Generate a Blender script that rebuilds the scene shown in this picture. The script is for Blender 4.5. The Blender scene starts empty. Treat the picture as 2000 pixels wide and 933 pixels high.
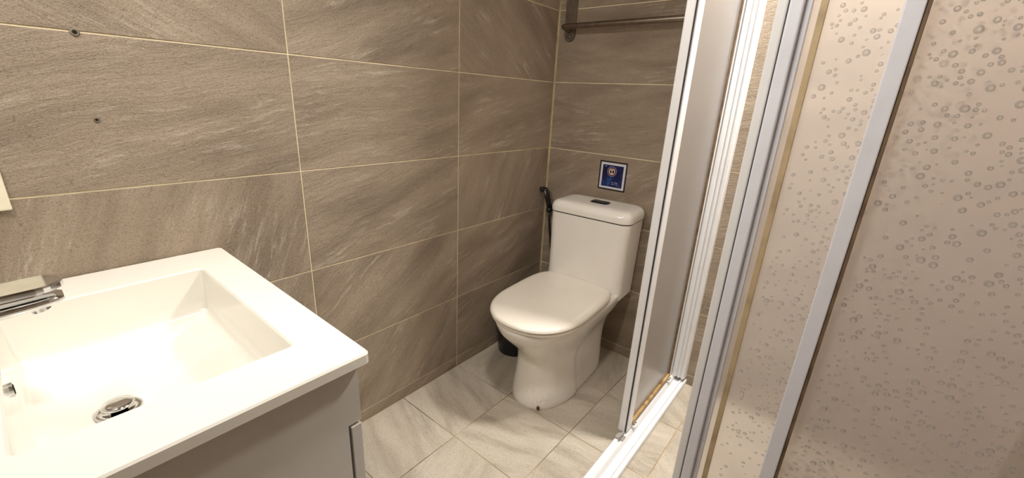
import bpy, bmesh, math, random
from mathutils import Vector, Matrix
S = bpy.context.scene
C = S.collection
# ------------------------------------------------------------------ camera
F, YAW, PITCH, ROLL = 819.68, -0.6752, 0.3245, 0.0517
CAM = Vector((1.1899, -1.7419, 1.1697))
fw = Vector((math.sin(YAW)*math.cos(PITCH), math.cos(YAW)*math.cos(PITCH), -math.sin(PITCH)))
r0 = Vector((math.cos(YAW), -math.sin(YAW), 0)); u0 = r0.cross(fw)
rv = math.cos(ROLL)*r0 + math.sin(ROLL)*u0; uv = -math.sin(ROLL)*r0 + math.cos(ROLL)*u0
cd = bpy.data.cameras.new('camera'); cam = bpy.data.objects.new('camera', cd); C.objects.link(cam)
cd.sensor_fit = 'HORIZONTAL'; cd.sensor_width = 36; cd.lens = F*36/2000; cd.clip_start = .01
M = Matrix((rv, uv, -fw)).transposed().to_4x4(); M.translation = CAM; cam.matrix_world = M
S.camera = cam
# ------------------------------------------------------------------ world, lights, exposure
w = bpy.data.worlds.new('world'); S.world = w; w.use_nodes = True
w.node_tree.nodes['Background'].inputs[0].default_value = (0.9, 0.85, 0.8, 1)
w.node_tree.nodes['Background'].inputs[1].default_value = 0.02
def downlight(name, loc, power, size, blend, radius, col):
    d = bpy.data.lights.new(name, 'SPOT'); d.energy = power; d.spot_size = math.radians(size); d.spot_blend = blend
    d.shadow_soft_size = radius; d.color = col
    o = bpy.data.objects.new(name, d); C.objects.link(o); o.location = loc; return o
WARM = (1.0, 0.955, 0.895)
downlight('ceiling_downlight_shower', (1.22, -0.29, 2.28), 165, 150, 1.0, .11, WARM)
downlight('ceiling_downlight_room', (0.90, -1.35, 2.28), 50, 140, 1.0, .08, WARM)
def strip_lamp(name, loc, rot, sx, sy, power, col):
    d = bpy.data.lights.new(name, 'AREA'); d.shape = 'RECTANGLE'; d.size = sx; d.size_y = sy; d.energy = power; d.color = col
    o = bpy.data.objects.new(name, d); C.objects.link(o); o.location = loc; o.rotation_euler = rot; return o
strip_lamp('mirror_lamp', (0.34, -1.90, 1.85), (math.radians(38), 0, 0), .45, .05, 8, WARM)
vs = S.view_settings
vs.view_transform = 'Standard'; vs.look = 'None'; vs.gamma = 1; vs.use_curve_mapping = False
vs.exposure = 0.2
# ------------------------------------------------------------------ materials
def s2l(c): return tuple(((v/255)/12.92 if v/255 <= .04045 else ((v/255+.055)/1.055)**2.4) for v in c) + (1,)
class NT:
    def __init__(s, name):
        s.m = bpy.data.materials.new(name); s.m.use_nodes = True; s.t = s.m.node_tree; s.t.nodes.clear()
        s.out = s.n('ShaderNodeOutputMaterial')
    def n(s, kind, **kw):
        nd = s.t.nodes.new(kind)
        for k, v in kw.items(): setattr(nd, k, v)
        return nd
    def l(s, a, b): s.t.links.new(a, b)
    def val(s, sock, v):
        if hasattr(v, 'is_linked') or isinstance(v, bpy.types.NodeSocket): s.l(v, sock)
        else: sock.default_value = v
    def math(s, op, a, b=0.0, clamp=False):
        nd = s.n('ShaderNodeMath', operation=op, use_clamp=clamp); s.val(nd.inputs[0], a); s.val(nd.inputs[1], b); return nd.outputs[0]
    def vmath(s, op, a, b):
        nd = s.n('ShaderNodeVectorMath', operation=op); s.val(nd.inputs[0], a); s.val(nd.inputs[1], b); return nd.outputs[0]
    def noise(s, vec, scale, detail=4, rough=.55, dist=0):
        nd = s.n('ShaderNodeTexNoise'); s.l(vec, nd.inputs['Vector']); nd.inputs['Scale'].default_value = scale
        nd.inputs['Detail'].default_value = detail; nd.inputs['Roughness'].default_value = rough; nd.inputs['Distortion'].default_value = dist
        return nd.outputs[0]
    def ramp(s, fac, stops):
        nd = s.n('ShaderNodeValToRGB'); s.l(fac, nd.inputs[0]); e = nd.color_ramp.elements
        while len(e) < len(stops): e.new(.5)
        for i, (p, c) in enumerate(stops): e[i].position = p; e[i].color = c if len(c) == 4 else c + (1,)
        return nd.outputs[0]
    def mix(s, fac, a, b, mode='MIX'):
        nd = s.n('ShaderNodeMix', data_type='RGBA', blend_type=mode); s.val(nd.inputs[0], fac); s.val(nd.inputs[6], a); s.val(nd.inputs[7], b); return nd.outputs[2]
    def bump(s, h, strength, dist=.002):
        nd = s.n('ShaderNodeBump'); s.l(h, nd.inputs['Height']); nd.inputs['Strength'].default_value = strength; nd.inputs['Distance'].default_value = dist
        return nd.outputs[0]
    def bsdf(s, color, rough=.5, metal=0, normal=None, **kw):
        b = s.n('ShaderNodeBsdfPrincipled'); s.val(b.inputs['Base Color'], color); s.val(b.inputs['Roughness'], rough); s.val(b.inputs['Metallic'], metal)
        if normal is not None: s.l(normal, b.inputs['Normal'])
        for k, v in kw.items(): s.val(b.inputs[k], v)
        s.l(b.outputs[0], s.out.inputs[0]); return b
def stone(name, dark, mid, light, streak, grain=1.0, rough=.55, bumpk=.5):
    t = NT(name)
    tc = t.n('ShaderNodeTexCoord'); oi = t.n('ShaderNodeObjectInfo'); sep = t.n('ShaderNodeSeparateColor'); t.l(oi.outputs['Color'], sep.inputs[0])
    rot = t.n('ShaderNodeVectorRotate', rotation_type='Z_AXIS'); t.l(tc.outputs['Object'], rot.inputs['Vector'])
    t.l(t.math('MULTIPLY', sep.outputs[0], math.pi), rot.inputs['Angle'])
    comb = t.n('ShaderNodeCombineXYZ'); t.l(t.math('MULTIPLY', sep.outputs[1], 40), comb.inputs[0]); t.l(t.math('MULTIPLY', sep.outputs[2], 40), comb.inputs[1])
    warp = t.n('ShaderNodeTexNoise'); t.l(t.vmath('ADD', rot.outputs[0], comb.outputs[0]), warp.inputs['Vector']); warp.inputs['Scale'].default_value = 4; warp.inputs['Detail'].default_value = 3
    wv = t.vmath('MULTIPLY', t.vmath('SUBTRACT', warp.outputs[1], (.5, .5, .5)), (.05, .05, .05))
    p = t.vmath('ADD', t.vmath('ADD', rot.outputs[0], wv), comb.outputs[0])
    ps = t.vmath('MULTIPLY', p, (1.0, 5.0, 1.0))
    n1 = t.noise(ps, 2.4, 5, .55, .2)         # broad veined tone
    n2 = t.noise(t.vmath('MULTIPLY', p, (1.0, 8.0, 1.0)), 9.5, 10, .74, .3)   # thin streaks
    n3 = t.noise(t.vmath('MULTIPLY', p, (1.0, 2.2, 1.0)), 4.2, 3, .55)       # where streaks gather
    n4 = t.noise(p, 330*grain, 2, .7)         # grain
    n5 = t.noise(p, 120*grain, 4, .75)
    base = t.ramp(n1, [(.30, dark), (.5, mid), (.70, light)])
    st = t.math('MULTIPLY', t.ramp(n2, [(.50, (0, 0, 0)), (.63, (1, 1, 1))]), t.ramp(n3, [(.47, (0, 0, 0)), (.68, (1, 1, 1))]))
    col = t.mix(t.math('MULTIPLY', st, .62), base, streak)
    dk = t.math('MULTIPLY', t.ramp(n2, [(.30, (1, 1, 1)), (.44, (0, 0, 0))]), t.math('MULTIPLY', t.ramp(n3, [(.42, (.15, .15, .15)), (.62, (1, 1, 1))]), .45))
    col = t.mix(dk, col, dark)
    g = t.ramp(n4, [(.32, (.62, .60, .57)), (.55, (1, 1, 1))])
    col = t.mix(.75, col, g, 'MULTIPLY')
    pores = t.ramp(n5, [(.30, (.55, .49, .42)), (.40, (1, 1, 1))])
    col = t.mix(.75, col, pores, 'MULTIPLY')
    h = t.math('ADD', t.math('MULTIPLY', n2, .9), t.math('ADD', t.math('MULTIPLY', n5, .5), t.math('MULTIPLY', n4, .25)))
    t.bsdf(col, rough, 0, t.bump(h, bumpk, .004))
    return t.m
def plain(name, rgb, rough=.5, metal=0, var=.06, scale=30, bumpk=0.0, **kw):
    t = NT(name); tc = t.n('ShaderNodeTexCoord')
    n = t.noise(tc.outputs['Object'], scale, 4)
    a = s2l(rgb); b = tuple(v*(1-var*2) for v in a[:3]) + (1,); c = tuple(min(1, v*(1+var)) for v in a[:3]) + (1,)
    col = t.ramp(n, [(.3, b), (.5, a), (.7, c)])
    t.bsdf(col, rough, metal, t.bump(n, bumpk, .001) if bumpk else None, **kw)
    return t.m
MAT = {}
MAT['wall_tile'] = stone('wall_stone_tile', s2l((134, 119, 102)), s2l((156, 140, 121)), s2l((170, 154, 135)), s2l((216, 205, 189)), bumpk=.9)
MAT['floor_tile'] = stone('floor_stone_tile', s2l((158, 148, 132)), s2l((186, 176, 160)), s2l((198, 189, 174)), s2l((216, 209, 196)), bumpk=.35, rough=.5)
MAT['grout'] = plain('cream_grout', (240, 227, 192), .9, var=.10, scale=14)
def floor_grout():
    t = NT('floor_grout'); tc = t.n('ShaderNodeTexCoord'); n = t.noise(tc.outputs['Object'], 3.0, 4)
    t.bsdf(t.ramp(n, [(.40, s2l((70, 58, 44))), (.52, s2l((150, 128, 92))), (.62, s2l((190, 166, 122)))]), .9); return t.m
MAT['floor_grout'] = floor_grout()
MAT['paint'] = plain('white_ceiling_paint', (228, 224, 216), .8, scale=60, bumpk=.1)
MAT['ceramic'] = plain('white_basin_ceramic', (234, 231, 221), .12, var=.01, scale=4, **{'Coat Weight': .5, 'Coat Roughness': .05})
MAT['seat'] = plain('ivory_seat_plastic', (232, 225, 212), .22, var=.02, scale=5)
MAT['cabinet'] = plain('grey_lacquer', (206, 203, 198), .42, var=.03, scale=9)
MAT['chrome'] = plain('chrome', (215, 215, 215), .08, 1, var=.03, scale=60)
MAT['steel'] = plain('brushed_steel', (150, 140, 128), .3, 1, var=.10, scale=40)
MAT['alu'] = plain('white_aluminium', (230, 230, 230), .33, var=.02, scale=12)
MAT['alu_grey'] = plain('grey_white_aluminium', (222, 223, 230), .33, var=.03, scale=12)
MAT['groove'] = plain('dark_joint', (44, 40, 38), .8, var=.1)
MAT['black'] = plain('black_plastic', (20, 20, 22), .28, var=.1)
MAT['plate'] = plain('cream_switch_plastic', (238, 230, 205), .4, var=.02)
MAT['bracket'] = plain('grey_guide_plastic', (150, 146, 140), .5, var=.06)
MAT['hole'] = plain('dark_hole', (16, 13, 11), .9)
MAT['anchor'] = plain('grey_wall_plug', (120, 108, 92), .7)
MAT['rust'] = plain('rust', (92, 48, 26), .9, var=.3, scale=200, bumpk=.6)
def toilet_mat():
    t = NT('glazed_toilet_ceramic'); tc = t.n('ShaderNodeTexCoord'); sp = t.n('ShaderNodeSeparateXYZ'); t.l(tc.outputs['Object'], sp.inputs[0])
    n = t.noise(tc.outputs['Object'], 55, 6, .7); n2 = t.noise(tc.outputs['Object'], 9, 3)
    base = t.ramp(n2, [(.3, s2l((233, 229, 220))), (.7, s2l((237, 233, 226)))])
    # limescale and rust specks low on the front of the foot
    z = t.math('SUBTRACT', 1.0, t.math('MULTIPLY', t.math('ABSOLUTE', t.math('SUBTRACT', sp.outputs[2], .05)), 14), True)
    x = t.math('SUBTRACT', 1.0, t.math('MULTIPLY', t.math('ABSOLUTE', t.math('SUBTRACT', sp.outputs[0], .045)), 14), True)
    y = t.math('LESS_THAN', sp.outputs[1], -.5)
    k = t.math('MULTIPLY', t.math('MULTIPLY', z, x), t.math('MULTIPLY', y, t.ramp(n, [(.56, (0, 0, 0)), (.70, (1, 1, 1))])))
    t.bsdf(t.mix(t.math('MULTIPLY', k, .8), base, s2l((146, 92, 58))), .14, 0, None, **{'Coat Weight': .4, 'Coat Roughness': .06}); return t.m
MAT['toilet'] = toilet_mat()
def seal_mat():
    t = NT('yellowed_seal'); tc = t.n('ShaderNodeTexCoord'); n = t.noise(tc.outputs['Object'], 26, 5, .7); n2 = t.noise(tc.outputs['Object'], 120, 3)
    c = t.ramp(n, [(.33, s2l((98, 66, 34))), (.5, s2l((176, 140, 84))), (.68, s2l((196, 168, 118)))])
    t.bsdf(t.mix(t.ramp(n2, [(.60, (0, 0, 0)), (.72, (.7, .7, .7))]), c, s2l((60, 36, 20))), .55); return t.m
MAT['seal'] = seal_mat()
MAT['seal_tan'] = plain('tan_translucent_seal', (186, 164, 128), .5, var=.12, scale=16)
MAT['seal_dark'] = plain('stained_brown_seal', (112, 92, 68), .6, var=.25, scale=24)
def acrylic(name, tint, rough, body):
    t = NT(name); tc = t.n('ShaderNodeTexCoord')
    n = t.noise(tc.outputs['Object'], 22, 3); nb = t.bump(n, .12, .004)
    rf = t.n('ShaderNodeBsdfRefraction'); rf.inputs['Color'].default_value = tint; rf.inputs['Roughness'].default_value = rough; rf.inputs['IOR'].default_value = 1.12; t.l(nb, rf.inputs['Normal'])
    tr = t.n('ShaderNodeBsdfTranslucent'); tr.inputs['Color'].default_value = tint
    df = t.n('ShaderNodeBsdfDiffuse'); df.inputs['Color'].default_value = tint
    gl = t.n('ShaderNodeBsdfGlossy'); gl.inputs['Color'].default_value = (1, 1, 1, 1); gl.inputs['Roughness'].default_value = .22; t.l(nb, gl.inputs['Normal'])
    m0 = t.n('ShaderNodeMixShader'); m0.inputs[0].default_value = .45; t.l(tr.outputs[0], m0.inputs[1]); t.l(df.outputs[0], m0.inputs[2])
    m1 = t.n('ShaderNodeMixShader'); m1.inputs[0].default_value = body; t.l(rf.outputs[0], m1.inputs[1]); t.l(m0.outputs[0], m1.inputs[2])
    fr = t.n('ShaderNodeFresnel'); fr.inputs[0].default_value = 1.4
    m2 = t.n('ShaderNodeMixShader'); t.l(t.math('MULTIPLY', fr.outputs[0], .8), m2.inputs[0]); t.l(m1.outputs[0], m2.inputs[1]); t.l(gl.outputs[0], m2.inputs[2])
    t.l(m2.outputs[0], t.out.inputs[0]); return t.m
MAT['acrylic'] = acrylic('frosted_acrylic', (.965, .938, .918, 1), .34, .27)
def bubble_mat():
    t = NT('clear_bubble'); lw = t.n('ShaderNodeFresnel'); lw.inputs[0].default_value = 1.45
    tr = t.n('ShaderNodeBsdfTransparent'); tr.inputs[0].default_value = (.995, .99, .985, 1)
    df = t.n('ShaderNodeBsdfDiffuse'); df.inputs[0].default_value = (.9, .88, .85, 1)
    tl = t.n('ShaderNodeBsdfTranslucent'); tl.inputs[0].default_value = (.95, .93, .9, 1)
    gl = t.n('ShaderNodeBsdfGlossy'); gl.inputs['Roughness'].default_value = .12
    m0 = t.n('ShaderNodeMixShader'); m0.inputs[0].default_value = .5; t.l(df.outputs[0], m0.inputs[1]); t.l(tl.outputs[0], m0.inputs[2])
    m1 = t.n('ShaderNodeMixShader'); m1.inputs[0].default_value = .16; t.l(tr.outputs[0], m1.inputs[1]); t.l(m0.outputs[0], m1.inputs[2])
    m = t.n('ShaderNodeMixShader'); t.l(t.math('MULTIPLY', lw.outputs[0], .42, True), m.inputs[0]); t.l(m1.outputs[0], m.inputs[1]); t.l(gl.outputs[0], m.inputs[2])
    t.l(m.outputs[0], t.out.inputs[0]); return t.m
MAT['bubble'] = bubble_mat()
# ------------------------------------------------------------------ mesh helpers
def mk(name, bm, mat, parent=None, smooth=False, loc=None):
    me = bpy.data.meshes.new(name); bmesh.ops.recalc_face_normals(bm, faces=bm.faces[:]); bm.to_mesh(me); bm.free()
    me.materials.append(MAT[mat] if isinstance(mat, str) else mat)
    if smooth: me.shade_smooth()
    o = bpy.data.objects.new(name, me); C.objects.link(o)
    if parent is not None: o.parent = parent
    if loc is not None: o.location = loc
    return o
def bx(bm, x0, x1, y0, y1, z0, z1, bev=0, seg=2):
    r = bmesh.ops.create_cube(bm, size=1); vs_ = r['verts']
    for v in vs_: v.co = Vector(((x0+x1)/2+v.co.x*(x1-x0), (y0+y1)/2+v.co.y*(y1-y0), (z0+z1)/2+v.co.z*(z1-z0)))
    if bev:
        es = list({e for v in vs_ for e in v.link_edges})
        bmesh.ops.bevel(bm, geom=es, offset=bev, segments=seg, profile=.5, affect='EDGES')
    return bm
def box(name, x0, x1, y0, y1, z0, z1, mat, parent=None, bev=.0015, seg=2):
    b = bmesh.new(); bx(b, x0, x1, y0, y1, z0, z1, bev, seg); return mk(name, b, mat, parent)
def prism(bm, pts, fn, a, b):
    """closed 2-D outline pts swept from a to b; fn(p, t) gives the 3-D point"""
    A = [bm.verts.new(fn(p, a)) for p in pts]; B = [bm.verts.new(fn(p, b)) for p in pts]; n = len(pts)
    for i in range(n): bm.faces.new((A[i], A[(i+1) % n], B[(i+1) % n], B[i]))
    bm.faces.new(A[::-1]); bm.faces.new(B); return bm
def loft(bm, rings, cap0=True, cap1=True):
    R = [[bm.verts.new(p) for p in r] for r in rings]; n = len(R[0])
    for a, b in zip(R, R[1:]):
        for i in range(n): bm.faces.new((a[i], a[(i+1) % n], b[(i+1) % n], b[i]))
    if cap0: bm.faces.new(R[0][::-1])
    if cap1: bm.faces.new(R[-1])
    return R
def tube(bm, pts, rad, seg=14, caps=True):
    pts = [Vector(p) for p in pts]; rings = []; up = Vector((0, 0, 1)); nrm = None
    for i, p in enumerate(pts):
        d = (pts[min(i+1, len(pts)-1)]-pts[max(i-1, 0)]).normalized()
        if nrm is None:
            nrm = d.cross(up) if abs(d.dot(up)) < .9 else d.cross(Vector((1, 0, 0)))
        nrm = (nrm - d*nrm.dot(d)).normalized(); bn = d.cross(nrm); rr = rad[i] if isinstance(rad, (list, tuple)) else rad
        rings.append([p+nrm*math.cos(2*math.pi*k/seg)*rr+bn*math.sin(2*math.pi*k/seg)*rr for k in range(seg)])
    loft(bm, rings, caps, caps); return bm
def lathe(bm, prof, cx, cy, seg=32):
    loft(bm, [[(cx+r*math.cos(2*math.pi*k/seg), cy+r*math.sin(2*math.pi*k/seg), z) for k in range(seg)] for r, z in prof]); return bm
def rrect(x0, x1, y0, y1, r, n=6):
    out = []
    for cx, cy, a0 in ((x1-r, y1-r, 0), (x0+r, y1-r, 90), (x0+r, y0+r, 180), (x1-r, y0+r, 270)):
        for k in range(n+1):
            a = math.radians(a0+90*k/n); out.append((cx+r*math.cos(a), cy+r*math.sin(a)))
    return out
def thing(name, label, cat, loc=(0, 0, 0), group=None):
    o = bpy.data.objects.new(name, None); C.objects.link(o); o.location = loc; o.empty_display_size = .05
    return tag(o, label, cat, group)
def tag(o, label, cat, group=None):
    o['label'] = label; o['category'] = cat
    if group: o['group'] = group
    return o
def struct(o): o['kind'] = 'structure'; return o
# ------------------------------------------------------------------ room shell
XR, YF, ZC, STRIP, TT = 1.75, -1.95, 2.32, .047, .006   # tile faces lie on x=0 / y=0 / z=0
g = 0.0016                                              # half a wall joint
rng = random.Random(7)
def shell(name, x0, x1, y0, y1, z0, z1, mat):
    o = box(name, x0, x1, y0, y1, z0, z1, mat, None, 0); return struct(o)
wl = shell('wall_left', -.12, -.0018, YF-.1, .1, -.05, ZC, 'grout')
wb = shell('wall_back', -.0018, XR+.1, .0018, .12, -.05, ZC, 'grout')
wr = shell('wall_right', XR+.0018, XR+.12, YF-.1, .0018, -.05, ZC, 'grout')
wf = shell('wall_front', -.0018, XR+.0018, YF-.12, YF-.0018, -.05, ZC, 'grout')
fl = shell('floor', -.0018, XR+.0018, YF-.0018, .0018, -.1, -.0018, 'floor_grout')
shell('ceiling', -.12, XR+.12, YF-.12, .12, ZC, ZC+.08, 'paint')
mesh_cache = {}
def tile(parent, w, h, mat, mtx, ang):
    key = (round(w, 4), round(h, 4), mat)
    if key not in mesh_cache:
        b = bmesh.new(); bx(b, -w/2, w/2, -h/2, h/2, -TT, 0)
        top = [e for e in b.edges if all(abs(v.co.z) < 1e-6 for v in e.verts)]
        bmesh.ops.bevel(b, geom=top, offset=.0008, segments=1, affect='EDGES')
        me = bpy.data.meshes.new('tile'); bmesh.ops.recalc_face_normals(b, faces=b.faces[:]); b.to_mesh(me); b.free(); me.materials.append(MAT[mat]); mesh_cache[key] = me
    o = bpy.data.objects.new('tile', mesh_cache[key]); C.objects.link(o); o.parent = parent; o.matrix_world = mtx
    o.color = (ang % 1.0, rng.random(), rng.random(), 1); return o
ROWS = [0, STRIP] + [STRIP+.3*k for k in range(1, 8)] + [ZC]
def clad(parent, cuts, place, angs):
    for i in range(len(cuts)-1):
        for j in range(len(ROWS)-1):
            a, b = cuts[i], cuts[i+1]; z0, z1 = ROWS[j], ROWS[j+1]
            if z1-z0 < .02: continue
            an = angs.get((i, j), rng.choice((.93, .9, .14, .86, .95)))
            tile(parent, b-a-2*g, z1-z0-2*g, 'wall_tile', place((a+b)/2, (z0+z1)/2), an)
def basis(o, ex, ey, ez):
    m = Matrix((Vector(ex), Vector(ey), Vector(ez))).transposed().to_4x4(); m.translation = Vector(o); return m
# vein direction = ang*pi ; local x runs to the viewer's right on each wall
# rotate by +ang turns the streak by -ang
clad(wl, [YF, -1.8115, -1.2108, -.6102, -.004], lambda a, z: basis((0, a, z), (0, 1, 0), (0, 0, 1), (1, 0, 0)),
     {(1, 3): .62, (1, 4): .93, (1, 5): .14, (2, 2): .80, (2, 3): .92, (2, 4): .95, (2, 5): .88, (3, 3): .63, (3, 4): .93, (3, 5): .20, (3, 2): .88, (3, 1): .85, (2, 1): .72, (1, 2): .62})
clad(wb, [.004, .6, 1.2, XR], lambda a, z: basis((a, 0, z), (1, 0, 0), (0, 0, 1), (0, -1, 0)), {(0, 4): .97, (0, 5): .99, (0, 3): .85})
clad(wr, [YF, -1.8, -1.2, -.6, 0], lambda a, z: basis((XR, a, z), (0, -1, 0), (0, 0, 1), (-1, 0, 0)), {})
clad(wf, [0, .6, 1.2, XR], lambda a, z: basis((a, YF, z), (-1, 0, 0), (0, 0, 1), (0, 1, 0)), {})
fx = [0, .3, .6, .9, 1.2, 1.5, XR]; fy = [YF, -1.8, -1.5, -1.2, -.905, -.605, -.31, 0]
for i in range(len(fx)-1):
    for j in range(len(fy)-1):
        tile(fl, fx[i+1]-fx[i]-.0026, fy[j+1]-fy[j]-.0026, 'floor_tile', basis(((fx[i]+fx[i+1])/2, (fy[j]+fy[j+1])/2, 0), (1, 0, 0), (0, 1, 0), (0, 0, 1)), rng.choice((.1, .9, .4, .55, .95, .2)))
# vertical bead of grout in the corner of the two tiled walls
b = bmesh.new(); prism(b, [(-.001, .001), (-.001, -.0040), (.0006, -.0032), (.0032, -.0006), (.0040, .001)], lambda p, t: (p[0], p[1], t), 0, ZC)
MAT['bead'] = plain('corner_grout', (186, 168, 130), .9, var=.25, scale=9)
struct(mk('trim_1', b, 'bead'))
# ------------------------------------------------------------------ vanity
VX, VY0, VY1, ZT, ZB = .664, -1.945, -1.430, .777, .755
bx0, bx1, by0, by1 = .121, .561, -1.803, -1.505
basin = thing('wash_basin', 'white rectangular ceramic wash basin with wide flat rim on grey cabinet', 'sink', (.34, -1.69, ZB))
def rel(o, root):   # keep world placement when hanging a world-space mesh under a root
    o.parent = root; o.matrix_parent_inverse = Matrix.Translation(root.location).inverted(); return o
b = bmesh.new()
NC = 6
def ring(x0, x1, y0, y1, r, z): return [(p[0], p[1], z) for p in rrect(x0, x1, y0, y1, r, NC)]
X0 = .0015
rings = [ring(bx0-.02, bx1+.02, by0-.02, by1+.02, .02, ZB),
         ring(X0+.004, VX-.006, VY0+.004, VY1-.006, .006, ZB),
         ring(X0, VX, VY0, VY1, .010, ZB+.003), ring(X0, VX, VY0, VY1, .010, ZT-.003),
         ring(X0+.0025, VX-.0025, VY0+.0025, VY1-.0025, .009, ZT),
         ring(bx0-.003, bx1+.003, by0-.003, by1+.003, .010, ZT),
         ring(bx0, bx1, by0, by1, .009, ZT-.003),
         ring(bx0+.004, bx1-.004, by0+.004, by1-.004, .009, .705),
         ring(bx0+.007, bx1-.007, by0+.007, by1-.007, .011, .685),
         ring(bx0+.014, bx1-.014, by0+.013, by1-.014, .014, .676),
         ring(bx0+.026, bx1-.026, by0+.022, by1-.026, .018, .671),
         ring(bx0+.15, bx1-.15, by0+.070, by1-.15, .025, .645)]
R = [[b.verts.new(p) for p in r] for r in rings]
for q, s_ in zip(R, R[1:]):
    for i in range(len(q)): b.faces.new((q[i], q[(i+1) % len(q)], s_[(i+1) % len(q)], s_[i]))
b.faces.new(R[-1])
# outer shell of the bowl below the slab (inside the cabinet)
o = rel(mk('basin_slab', b, 'ceramic', smooth=True), basin)
o.data.set_sharp_from_angle(angle=math.radians(32))
DX, DY, DZ = .341, -1.703, .6455
b = bmesh.new(); lathe(b, [(.012, DZ-.004), (.029, DZ-.001), (.031, DZ+.002), (.028, DZ+.004), (.021, DZ+.003), (.020, DZ)], DX, DY)
dr = rel(mk('drain_flange', b, 'chrome', smooth=True), basin)
b = bmesh.new(); lathe(b, [(.010, DZ), (.010, DZ+.008), (.0195, DZ+.009), (.0215, DZ+.0115), (.0205, DZ+.014), (.012, DZ+.0155), (.001, DZ+.016)], DX, DY)
rel(mk('drain_stopper', b, 'chrome', smooth=True), basin)
b = bmesh.new(); tube(b, [(DX, by0+.001, .742), (DX, by0+.0052, .742)], .0105, 20); rel(mk('overflow_ring', b, 'chrome', smooth=False), basin)
b = bmesh.new(); tube(b, [(DX, by0+.002, .742), (DX, by0+.0058, .742)], .0075, 16); rel(mk('overflow_hole', b, 'hole'), basin)
# cabinet
cab = thing('vanity_cabinet', 'grey lacquered vanity cabinet under the white wash basin', 'cabinet', (.33, -1.69, .16))
CX0, CX1, CY0, CY1, CZ0, CZ1 = .012, .643, -1.94, -1.443, .16, ZB-.0008
b = bmesh.new()
prism(b, [(CY0, CZ0), (-1.4665, CZ0), (-1.4665, .640), (CY1, .640), (CY1, CZ1), (CY0, CZ1)], lambda p, t: (t, p[0], p[1]), CX1-.018, CX1)
rel(mk('side_panel', b, 'cabinet'), cab)
b = bmesh.new()
prism(b, [(CY0, CZ0), (-1.4665, CZ0), (-1.4665, .640), (CY1, .640), (CY1, CZ1), (CY0, CZ1)], lambda p, t: (t, p[0], p[1]), CX0, CX0+.018)
rel(mk('side_panel', b, 'cabinet'), cab)
rel(box('front_apron', CX0+.018, CX1-.018, CY1-.018, CY1-.0006, .642, CZ1, 'cabinet', None, .001), cab)
rel(box('bottom_panel', CX0+.018, CX1-.018, CY0, -1.4665, CZ0, CZ0+.018, 'cabinet', None, 0), cab)
rel(box('back_panel', CX0+.018, CX1-.018, CY0, CY0+.01, CZ0+.018, .62, 'cabinet', None, 0), cab)
for x0, x1, hx in ((CX0, .3265, .29), (.3285, CX1+.0015, .365)):
    d = rel(box('door', x0, x1, -1.4625, -1.4435, CZ0, .6345, 'cabinet', None, .0012), cab)
    k = bmesh.new(); tube(k, [(hx, -1.4435, .58), (hx, -1.430, .58), (hx, -1.427, .58)], [.006, .006, .011], 14)
    k = mk('knob', k, 'chrome', smooth=True); k.parent = d; k.matrix_parent_inverse = d.matrix_world.inverted() @ Matrix.Translation(cab.location).inverted()
# faucet
fa = thing('faucet', 'chrome single lever basin faucet with flat paddle handle', 'faucet', (.336, -1.872, ZT))
FX, FY = .336, -1.872
b = bmesh.new(); lathe(b, [(.027, ZT+.0005), (.027, ZT+.004), (.023, ZT+.007), (.0225, .855), (.021, .868), (.010, .872)], FX, FY); rel(mk('body', b, 'chrome', smooth=True), fa).data.set_sharp_from_angle(angle=math.radians(40))
b = bmesh.new()
def pad(y, w, h, zc): return [(FX+px, y, zc+pz) for px, pz in rrect(-w, w, -h, h, h*.95, 5)]
loft(b, [pad(FY, .017, .010, .850), pad(FY+.06, .020, .0085, .857), pad(FY+.120, .023, .0075, .862), pad(FY+.140, .020, .0065, .8635), pad(FY+.149, .012, .004, .864)])
rel(mk('spout', b, 'chrome', smooth=True), fa)
b = bmesh.new(); tube(b, [(FX, FY+.122, .857), (FX, FY+.124, .848)], .0105, 18); rel(mk('aerator', b, 'chrome', smooth=False), fa)
b = bmesh.new(); out = []
for k in range(13): a = math.radians(-90+180*k/12); out.append((.029*math.sin(a), .124+.029*math.cos(a)))
out = [(-.024, -.028)] + [(-.026, -.01)] + out + [(.026, -.01)] + [(.024, -.028)]
lev = lambda p, z, s=1.0: (FX+p[0]*s, FY+(p[1] if p[1] < .05 else .05+(p[1]-.05)*(.5+.5*s)), z+.006*(p[1]/.15))
loft(b, [[lev(p, .8725, .88) for p in out], [lev(p, .8755, 1.0) for p in out], [lev(p, .8825, 1.0) for p in out], [lev(p, .8850, .95) for p in out]])
rel(mk('lever', b, 'chrome'), fa)
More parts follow.
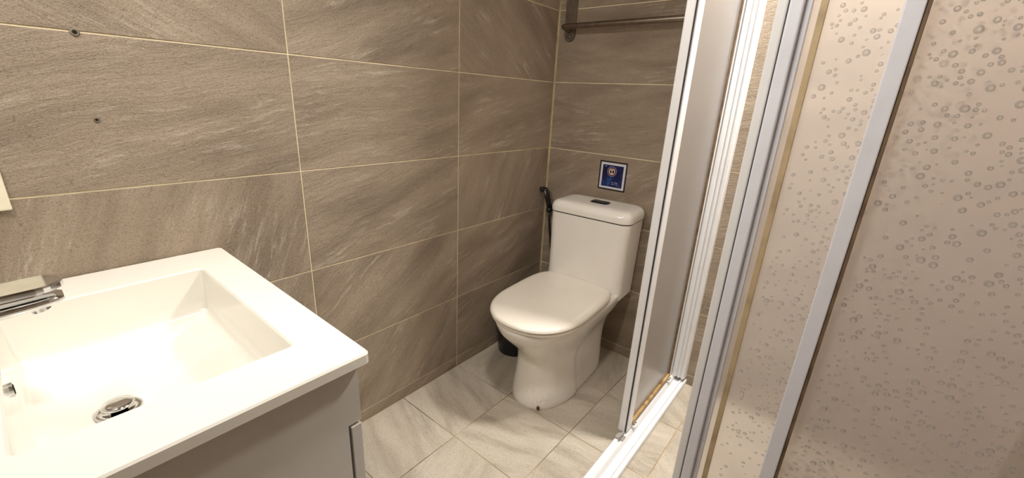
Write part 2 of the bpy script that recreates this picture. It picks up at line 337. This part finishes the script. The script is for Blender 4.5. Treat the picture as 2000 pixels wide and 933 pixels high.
# ------------------------------------------------------------------ toilet (own axes: -y is forward, turned a little on the floor)
TO = thing('toilet', 'white one-piece ceramic toilet with closed lid', 'toilet', (.352, -.012, 0)); TO.rotation_euler = (0, 0, math.radians(3.4))
def outline(tf, tb, hw, nb=2.6, nf=2.15, n=72, split=.46):
    """egg-like closed outline; widest at split between back tb and front tf"""
    tm = tb+(tf-tb)*split; pts = []
    for k in range(n):
        a = 2*math.pi*k/n; c, s = math.cos(a), math.sin(a)   # a=0 right, 90 front
        e = nf if s > 0 else nb
        L = (tf-tm) if s > 0 else (tm-tb)
        x = hw*math.copysign(abs(c)**(2/e), c); t = tm+L*math.copysign(abs(s)**(2/e), s)
        pts.append((x, t))
    return pts
def lerp(tab, z):
    for p, q in zip(tab, tab[1:]):
        if z <= q[0]:
            i0 = tab.index(p); a = tab[max(i0-1, 0)]; d = tab[min(i0+2, len(tab)-1)]; h = q[0]-p[0]; k = (z-p[0])/h; out = []
            for i in range(1, len(p)):
                m0 = (q[i]-a[i])/(q[0]-a[0])*h if a is not p else (q[i]-p[i]); m1 = (d[i]-p[i])/(d[0]-p[0])*h if d is not q else (q[i]-p[i])
                out.append((2*k**3-3*k**2+1)*p[i]+(k**3-2*k**2+k)*m0+(-2*k**3+3*k**2)*q[i]+(k**3-k**2)*m1)
            return out
    return list(tab[-1][1:])
BODY = [(0, .600, .115, .128, 6.5), (.012, .603, .115, .131, 6.5), (.05, .600, .115, .130, 6.5), (.12, .588, .112, .126, 6.3), (.19, .584, .105, .125, 6), (.235, .598, .092, .130, 5.5),
        (.275, .632, .070, .142, 5), (.31, .668, .045, .156, 4.8), (.345, .700, .022, .170, 4.6), (.375, .716, .012, .179, 4.6), (.392, .720, .010, .182, 4.6), (.398, .716, .012, .179, 4.6)]
GRV = [(0, .392), (.085, .408), (.214, .420), (.27, .388), (.298, .345), (.312, .262), (.33, .10), (.40, -.2)]
b = bmesh.new(); rings = []
zs = [0, .006, .012] + [.02+.0095*k for k in range(39)] + [.392, .396, .398]
zs = sorted(set(round(z, 4) for z in zs if z <= .398))
for z in zs:
    tf, tb, hw, nb = lerp(BODY, z); tg = lerp(GRV, z)[0]
    pts = outline(tf, tb, hw, nb, 2.3, 120, .52 if z < .25 else .52)
    out = []
    for x, t in pts:
        k = (t-tg)/.012; k = max(0, min(1, .5+k*.5)); k = k*k*(3-2*k)
        fade = max(0, min(1, (.32-z)/.03))
        out.append((x*(1-.045*(1-k)*fade), -t, z))
    rings.append(out)
loft(b, rings); 
o = mk('pedestal_bowl', b, 'toilet', TO, True); o.data.set_sharp_from_angle(angle=math.radians(50))
# tank
b = bmesh.new(); rings = []
for z, hw, tb, tf, rad in ((.372, .181, .012, .226, .05), (.398, .181, .010, .216, .05), (.415, .181, .008, .210, .048), (.45, .180, .006, .206, .045), (.55, .181, .004, .205, .043), (.66, .183, .003, .206, .042), (.704, .184, .003, .205, .042)):
    rings.append([(p[0], -p[1], z) for p in rrect(-hw, hw, tb, tf, rad, 8)])
loft(b, rings); o = mk('tank', b, 'toilet', TO, True); o.data.set_sharp_from_angle(angle=math.radians(50))
b = bmesh.new(); rings = [[(p[0], -p[1], z) for p in rrect(-.181, .181, .006, .202, .040, 8)] for z in (.7035, .7085)]
loft(b, rings); mk('lid_joint', b, 'groove', TO)
b = bmesh.new(); rings = []
for z, d in ((.708, .001), (.7095, -.003), (.727, -.004), (.738, -.001), (.746, .005), (.752, .013), (.7555, .024), (.757, .040), (.7575, .06)):
    rings.append([(p[0], -p[1], z) for p in rrect(-.184+d, .184-d, .003+max(0, d*.6), .205-d, max(.012, .044-d*.5), 8)])
loft(b, rings); tl = mk('tank_lid', b, 'toilet', TO, True); tl.data.set_sharp_from_angle(angle=math.radians(50))
b = bmesh.new(); rings = [[(.008+p[0], -p[1], z) for p in rrect(-.042+d, .042-d, .076+d, .128-d, .018, 6)] for z, d in ((.7565, 0), (.7595, 0), (.7605, .002))]
loft(b, rings); bt = mk('flush_plate', b, 'black', tl)
for sx in (-1, 1):
    b = bmesh.new(); x0, x1 = (-.036, -.001) if sx < 0 else (.001, .036)
    loft(b, [[(.008+p[0], -p[1], z) for p in rrect(x0+d, x1-d, .082+d, .122-d, .010, 5)] for z, d in ((.760, 0), (.7620, 0), (.7628, .0015))]); mk('flush_button', b, 'black', tl)
# seat ring and lid
def slab(name, spec, mat, tf, tb, hw, n=110, dome=0.0):
    b = bmesh.new(); loft(b, [[(x, -t, z+dome*max(0, (1-((x/hw)**2)))) for x, t in outline(tf-d, tb+d, hw-d, 5.0, 2.25, n, .55)] for z, d in spec]); o = mk(name, b, mat, TO, True); o.data.set_sharp_from_angle(angle=math.radians(45)); return o
slab('seat_ring', ((.3985, .004), (.4000, .001), (.408, .0), (.4115, .003)), 'seat', .722, .214, .183)
lidspec = [(.4135, .004), (.4145, .001), (.417, -.0015), (.423, -.001), (.428, .003), (.4315, .009), (.4335, .018), (.4350, .035), (.4360, .06), (.4366, .10), (.4368, .15)]
ld = slab('seat_lid', lidspec, 'seat', .727, .204, .184)
for sx in (-1, 1):
    b = bmesh.new(); tube(b, [(sx*.078-.02, -.218, .408), (sx*.078+.02, -.218, .408)], .009, 14); h = mk('hinge', b, 'seat', TO, True); h.data.set_sharp_from_angle(angle=math.radians(40))
b = bmesh.new(); bmesh.ops.create_icosphere(b, subdivisions=2, radius=1)
for v in b.verts: v.co = Vector((.060+v.co.x*.0075+rng.uniform(-.001, .001), -.587+v.co.y*.005, .014+v.co.z*.0095))
o = mk('rusty_bolt_head', b, 'rust', TO, True); o['label'] = 'small rust-brown bolt head at the foot'
# ------------------------------------------------------------------ floor bin, spray, sticker
b = bmesh.new(); lathe(b, [(.066, 0), (.072, .004), (.074, .012), (.080, .17), (.083, .172), (.083, .180), (.078, .180), (.072, .014), (.02, .012)], 0, 0, 36)
bn_ = thing('waste_bin', 'round black waste bin on the floor behind the toilet foot', 'bin', (.098, -.325, 0))
o = mk('bucket', b, 'black', bn_, True); o.data.set_sharp_from_angle(angle=math.radians(40))
b = bmesh.new(); tube(b, [(.083*math.cos(a), .083*math.sin(a), .176) for a in [2*math.pi*k/40 for k in range(41)]], .004, 8, False); mk('rim', b, 'black', bn_, True)
sp = thing('bidet_spray', 'black hand-held bidet spray hanging in the corner beside the tank', 'bidet spray', (.05, -.03, .62))
def spw(bm, name, mat, smooth=True): return rel(mk(name, bm, mat, smooth=smooth), sp)
b = bmesh.new(); tube(b, [(.058, -.046, .655), (.050, -.046, .690), (.040, -.046, .722), (.030, -.047, .745), (.024, -.050, .752)], [.0100, .0130, .0135, .0145, .012], 14); spw(b, 'handle', 'black')
b = bmesh.new(); tube(b, [(.024, -.046, .752), (.017, -.060, .748), (.014, -.066, .746)], [.010, .013, .0135], 16); spw(b, 'spray_head', 'black')
b = bmesh.new(); tube(b, [(.043, -.057, .718), (.037, -.060, .735), (.031, -.060, .746)], [.003, .004, .003], 8); spw(b, 'trigger', 'chrome')
b = bmesh.new(); bx(b, .040, .074, -.036, -.0005, .640, .672, .003); spw(b, 'wall_holder', 'black', False)
b = bmesh.new(); tube(b, [(.058, -.046, .640), (.058, -.046, .660)], .0125, 14); spw(b, 'holder_ring', 'black')
hp = [(.058, -.046, .655), (.064, -.047, .61), (.074, -.048, .55), (.086, -.048, .48), (.098, -.046, .40), (.108, -.044, .32), (.105, -.042, .24), (.09, -.036, .19), (.075, -.02, .18), (.070, -.002, .18)]
b = bmesh.new(); tube(b, hp, .006, 10); spw(b, 'hose', 'black')
# sticker on the wall
stk = thing('wall_sticker', 'square blue printed sticker with a ringed emblem above the toilet tank', 'sticker', (.353, -.0008, .858))
def stick_mat():
    t = NT('blue_print'); tc = t.n('ShaderNodeTexCoord'); n = t.noise(tc.outputs['Object'], 22, 4); n2 = t.noise(tc.outputs['Object'], 170, 2, .5)
    c = t.ramp(n, [(.36, s2l((8, 10, 34))), (.55, s2l((18, 28, 88))), (.74, s2l((50, 98, 160)))])
    t.bsdf(c, .3); return t.m
MAT['blue_print'] = stick_mat(); MAT['ink'] = plain('dark_ink', (22, 20, 26), .4); MAT['paper'] = plain('white_paper', (214, 214, 220), .4, var=.02)
MAT['ink_red'] = plain('dark_red_ink', (96, 30, 34), .4); MAT['disc'] = plain('pale_disc', (226, 212, 200), .4); MAT['ink_pale'] = plain('pale_blue_ink', (150, 160, 205), .4)
HS = (.0665, .0645)
def layer(name, x0, x1, z0, z1, d, mat, par=stk):
    b = bmesh.new(); bx(b, x0, x1, -d, -d+.0004, z0, z1); return mk(name, b, mat, par)
layer('border', -HS[0], HS[0], -HS[1], HS[1], .0002, 'ink'); layer('margin', -.060, .060, -.058, .058, .0005, 'paper'); layer('print', -.050, .050, -.049, .048, .0008, 'blue_print')
def disc(name, r0, r1, cx, cz, d, mat, n=32):
    b = bmesh.new(); o_ = []
    for k in range(n):
        a = 2*math.pi*k/n; o_.append([b.verts.new((cx+r*math.cos(a), -dd, cz+r*math.sin(a))) for r, dd in ((max(r0, .0001), d), (r1, d), (r1, d-.0003), (max(r0, .0001), d-.0003))])
    for k in range(n):
        p, q = o_[k], o_[(k+1) % n]
        for i in range(4): b.faces.new((p[i], q[i], q[(i+1) % 4], p[(i+1) % 4]))
    return mk(name, b, mat, stk)
EX, EZ = -.004, .020
disc('emblem_disc', 0, .0195, EX, EZ, .0011, 'disc'); disc('emblem_ring', .0150, .0205, EX, EZ, .0014, 'ink_red'); disc('emblem_rim', .0205, .0225, EX, EZ, .0014, 'ink_pale')
def flat(name, pts, d, mat):
    b = bmesh.new(); prism(b, pts, lambda p, t: (EX+p[0], -t, EZ+p[1]), d, d-.0003); return mk(name, b, mat, stk)
flat('emblem_figure', [(-.0105, .006), (-.007, .009), (-.004, .003), (0, -.001), (.005, .004), (.009, .008), (.0115, .003), (.0105, -.006), (.006, -.010), (.003, -.004), (-.002, -.004), (-.005, -.011), (-.009, -.006)], .00125, 'ink')
flat('emblem_wedge', [(-.006, .014), (.006, .0135), (.001, .006)], .00126, 'ink_red')
r2 = random.Random(3)
for row, (zz, n) in enumerate(((.040, 2), (-.008, 4), (-.018, 3), (-.030, 3), (-.038, 3))):
    xx = -.040 + (.040 if row > 2 else 0)
    for k in range(n):
        L = r2.uniform(.006, .016)
        if xx+L > .045: break
        if row or k < 1: layer('text_smudge', xx, xx+L, zz, zz+.0032, .0010, 'ink_pale' if row in (0, 3, 4) else 'blue_print')
        xx += L+.005
# ------------------------------------------------------------------ towel rack
tr_ = thing('towel_rack', 'steel towel rack on the wall above the toilet', 'towel rack', (.07, -.001, 1.42))
def trw(bm, name, mat, smooth=False): return rel(mk(name, bm, mat, smooth=smooth), tr_)
def strip(x):
    b = bmesh.new(); pts = []
    for k in range(13): a = math.pi+math.pi*k/12; pts.append((x+0.0275*math.cos(a), 1.445+0.0275*math.sin(a)))
    pts += [(x+0.0275, 1.80)] + [(x-0.0275, 1.80)]
    prism(b, pts, lambda p, t: (p[0], t, p[1]), -.0005, -.008)
    es = [e for e in b.edges if abs(e.verts[0].co.y-e.verts[1].co.y) < 1e-6]
    bmesh.ops.bevel(b, geom=es, offset=.0015, segments=2, affect='EDGES'); o = trw(b, 'wall_plate', 'steel')
    for zz in (1.437, 1.775):
        b = bmesh.new(); lathe_ = [(.0001, 0), (.0075, .0), (.0065, .0025), (.0035, .0034), (.0001, .0030)]
        loft(b, [[(x+r*math.cos(2*math.pi*k/16), -.008-h, zz+r*math.sin(2*math.pi*k/16)) for k in range(16)] for r, h in lathe_]); trw(b, 'screw', 'steel', True)
strip(.067); strip(.693)
for zz, dd in ((1.470, .062), (1.72, .20)):
    pts = [(.062, -.006, zz-.006)]
    pts += [(.062, -.006-(dd-.026)*k/4, zz-.006+.006*k/4) for k in range(1, 5)]
    for k in range(1, 8): a = math.radians(90*k/7); pts.append((.062+.020*(1-math.cos(a)), -(dd-.020)-.020*math.sin(a), zz))
    mir = [(.76-p[0], p[1], p[2]) for p in pts][::-1]
    b = bmesh.new(); tube(b, pts+mir, .0118, 16); trw(b, 'rail', 'steel', True).data.set_sharp_from_angle(angle=math.radians(50))
# ------------------------------------------------------------------ shower enclosure
YN = -.80     # plane of the near sliding door
ZD = 2.02     # top of the doors
fr = thing('shower_frame', 'white aluminium floor track and wall channel of the shower enclosure', 'shower frame', (.79, -.40, 0))
TX0, TX1 = .748, .832
prof = [(TX0, .0005), (TX0, .024), (TX0+.006, .033), (TX0+.032, .036), (TX0+.036, .030), (TX0+.040, .016), (TX0+.060, .016), (TX0+.063, .026), (TX0+.067, .026), (TX0+.069, .018), (TX0+.076, .018), (TX0+.078, .022), (TX1-.002, .022), (TX1, .018), (TX1, .0005)]
b = bmesh.new(); prism(b, prof, lambda p, t: (p[0], t, p[1]), -.90, -.0005); rel(mk('floor_track', b, 'alu'), fr)
prn = [(YN-.046+(p[0]-TX0), p[1]) for p in prof]
b = bmesh.new(); prism(b, prn, lambda p, t: (t, p[0], p[1]), TX1+.0002, XR-.0005); rel(mk('floor_track', b, 'alu'), fr)
for nm, y0, y1, x0, x1 in (('head_rail', -.90, -.0005, TX0, TX1), ('head_rail', YN-.046, YN+.038, TX1+.0002, XR-.0005)):
    rel(box(nm, x0, x1, y0, y1, ZD+.004, ZD+.05, 'alu', None, .003), fr)
# wall channel: stepped section seen beside the far door
wc = [(.760, -.0005), (.760, -.030), (.776, -.038), (.790, -.038), (.792, -.032), (.797, -.032), (.799, -.038), (.805, -.038), (.807, -.030), (.812, -.030), (.814, -.036), (.823, -.036), (.827, -.026), (.827, -.0005)]
b = bmesh.new(); prism(b, wc, lambda p, t: (p[0], p[1], t), .0365, ZD+.003); rel(mk('wall_channel', b, 'alu'), fr)
b = bmesh.new(); prism(b, [(XR-.0005, YN-.03), (XR-.03, YN-.03), (XR-.036, YN-.01), (XR-.036, YN+.02), (XR-.0005, YN+.02)], lambda p, t: (p[0], p[1], t), .0365, ZD+.003); rel(mk('wall_channel', b, 'alu'), fr)
rel(box('end_guide', .752, .782, -.548, -.522, .0362, .0405, 'bracket', None, .001), fr)
rel(box('end_guide', .770, .774, -.556, -.522, .030, .058, 'bracket', None, .001), fr)
# far sliding door (slid open to the back wall)
d1 = thing('sliding_shower_door', 'open white-framed frosted shower door standing beside the toilet', 'shower door', (.76, -.29, .037))
def d1w(o): return rel(o, d1)
SX0, SX1 = .746, .778
st1 = d1w(box('stile', SX0, SX0+.0245, -.515, -.468, .046, ZD, 'alu', None, .003))
s2 = box('stile_bead', SX0+.0262, SX1, -.507, -.466, .046, ZD, 'alu', None, .002); d1w(s2)
d1w(box('stile_joint', SX0+.022, SX0+.0275, -.512, -.47, .047, ZD-.002, 'groove', None, 0))
d1w(box('stile', SX0, SX1-.004, -.078, -.048, .046, ZD, 'alu', None, .003))
d1w(box('bottom_rail', SX0, SX1-.006, -.466, -.079, .046, .062, 'alu', None, .002))
d1w(box('top_rail', SX0, SX1-.006, -.466, -.079, ZD-.03, ZD, 'alu', None, .002))
d1w(box('panel', .7655, .7695, -.466, -.079, .0625, ZD-.031, 'acrylic', None, 0))
d1w(box('bottom_seal', .770, .7795, -.4655, -.0795, .0555, .0690, 'seal', None, .001))
d1w(box('edge_seal', .770, .777, -.0865, -.0780, .0695, ZD-.035, 'seal_dark', None, .001))
for yy in (-.452, -.095):
    b = bmesh.new(); bx(b, .7785, .790, yy-.014, yy+.014, .0385, .0475, .0015); r_ = mk('roller_carriage', b, 'alu'); d1w(r_)
    for q in (-.008, .006):
        b = bmesh.new(); tube(b, [(.784, yy+q, .047), (.784, yy+q, .0535)], .0035, 10); o = mk('roller_screw', b, 'chrome', smooth=False); d1w(o)
# near sliding door
d2 = thing('sliding_shower_door', 'bubble-patterned shower door with white leading post nearest the toilet side', 'shower door', (1.26, YN, .037))
def d2w(o): return rel(o, d2)
d2w(box('stile', 1.011, 1.0285, YN-.004, YN+.030, .046, ZD, 'alu', None, .003))
d2w(box('stile', 1.0298, 1.0525, YN-.002, YN+.030, .046, ZD, 'alu_grey', None, .0035, 3))
d2w(box('stile_joint', 1.0275, 1.031, YN+.0005, YN+.028, .047, ZD-.002, 'groove', None, 0))
d2w(box('glazing_channel', 1.0526, 1.0625, YN+.012, YN+.030, .062, ZD-.031, 'alu_grey', None, .001))
d2w(box('bottom_rail', 1.0526, 1.500, YN, YN+.030, .046, .061, 'alu', None, .002))
d2w(box('top_rail', 1.0526, 1.500, YN, YN+.030, ZD-.03, ZD, 'alu', None, .002))
p2 = d2w(box('panel', 1.0526, 1.500, YN+.031, YN+.035, .046, ZD, 'acrylic', None, 0))
d2w(box('edge_seal', 1.073, 1.0845, YN+.024, YN+.0308, .062, ZD-.031, 'seal_tan', None, .0015))
# near fixed panel
YX = YN-.036
d3 = thing('fixed_shower_panel', 'wide bubble-patterned fixed shower panel at the right with grey edge bar', 'shower panel', (1.45, YX, .037))
def d3w(o): return rel(o, d3)
d3w(box('edge_bar', 1.1855, 1.2105, YX-.006, YX+.020, .0365, ZD, 'alu_grey', None, .002))
d3w(box('edge_seal', 1.2107, 1.2165, YX-.003, YX+.016, .0365, ZD, 'seal_dark', None, .001))
p3 = d3w(box('panel', 1.2107, XR-.037, YX+.0165, YX+.0205, .0365, ZD, 'acrylic', None, 0))
# moulded bubbles on the outer face of both sheets
def bubbles(panel, root, x0, x1, yf, n, seed, avoid=None):
    r = random.Random(seed); b = bmesh.new(); done = []
    centres = [(r.uniform(x0, x1), r.uniform(.30, 1.50), r.uniform(.03, .09)) for _ in range(int(n/9))]
    tries = 0
    while len(done) < n and tries < n*40:
        tries += 1; c = r.choice(centres); x = c[0]+r.gauss(0, c[2]*.7); z = c[1]+r.gauss(0, c[2]*1.5)
        if not (x0+.008 < x < x1-.008 and .2 < z < 1.6): continue
        rad = r.choice((.0020, .0024, .0028, .0030, .0034, .0040, .0052))*r.uniform(.85, 1.15)
        if any((x-q[0])**2+(z-q[1])**2 < (rad+q[2]+.0006)**2 for q in done): continue
        done.append((x, z, rad))
        N = 14; pr = [(1.0, .01), (.88, .17), (.70, .27), (.50, .27), (.30, .25), (.05, .24)]
        loft(b, [[(x+rad*k*math.cos(2*math.pi*i/N), yf-rad*h*1.0, z+rad*k*math.sin(2*math.pi*i/N)) for i in range(N)] for k, h in pr])
    o = mk('bubble_relief', b, 'bubble', smooth=True); o['kind'] = 'stuff'; o.parent = panel
    o.matrix_parent_inverse = (Matrix.Translation(root.location) @ panel.matrix_parent_inverse).inverted(); return o
def sub(panel, root, o):
    o.parent = panel; o.matrix_parent_inverse = Matrix.Identity(4); return o
o = bubbles(p2, d2, 1.088, 1.33, YN+.0310, 1300, 11); sub(p2, d2, o)
o = bubbles(p3, d3, 1.222, 1.68, YX+.0165, 2300, 23); sub(p3, d3, o)
# ------------------------------------------------------------------ wall fittings on the left wall
sw = thing('switch_plate', 'cream plastic switch plate on the tiled wall above the faucet', 'switch', (.0005, -1.804, .973))
b = bmesh.new(); bx(b, 0, .009, -.060, .060, -.045, .045, .003, 3); mk('face_plate', b, 'plate', sw)
b = bmesh.new(); bx(b, .009, .0125, -.040, .018, -.028, .028, .0012); mk('rocker', b, 'plate', sw)
for (y, z, r, lab) in ((-1.5985, 1.2455, .0058, 'grey wall plug in the upper joint of the tiles'), (-1.599, 1.087, .0042, 'small grey wall plug in the middle of a tile')):
    t_ = thing('wall_plug', lab, 'wall plug', (.0002, y, z), 'wall plugs over the basin')
    N = 18; b = bmesh.new(); loft(b, [[(h, rr*math.cos(2*math.pi*k/N), rr*math.sin(2*math.pi*k/N)) for k in range(N)] for rr, h in ((r*1.25, 0), (r*1.15, .0012), (r*.8, .0016), (r*.62, .0008))]); mk('collar', b, 'anchor', t_, True)
    b = bmesh.new(); loft(b, [[(h, rr*math.cos(2*math.pi*k/N), rr*math.sin(2*math.pi*k/N)) for k in range(N)] for rr, h in ((r*.62, .0004), (r*.60, .0012))]); mk('hole', b, 'hole', t_)
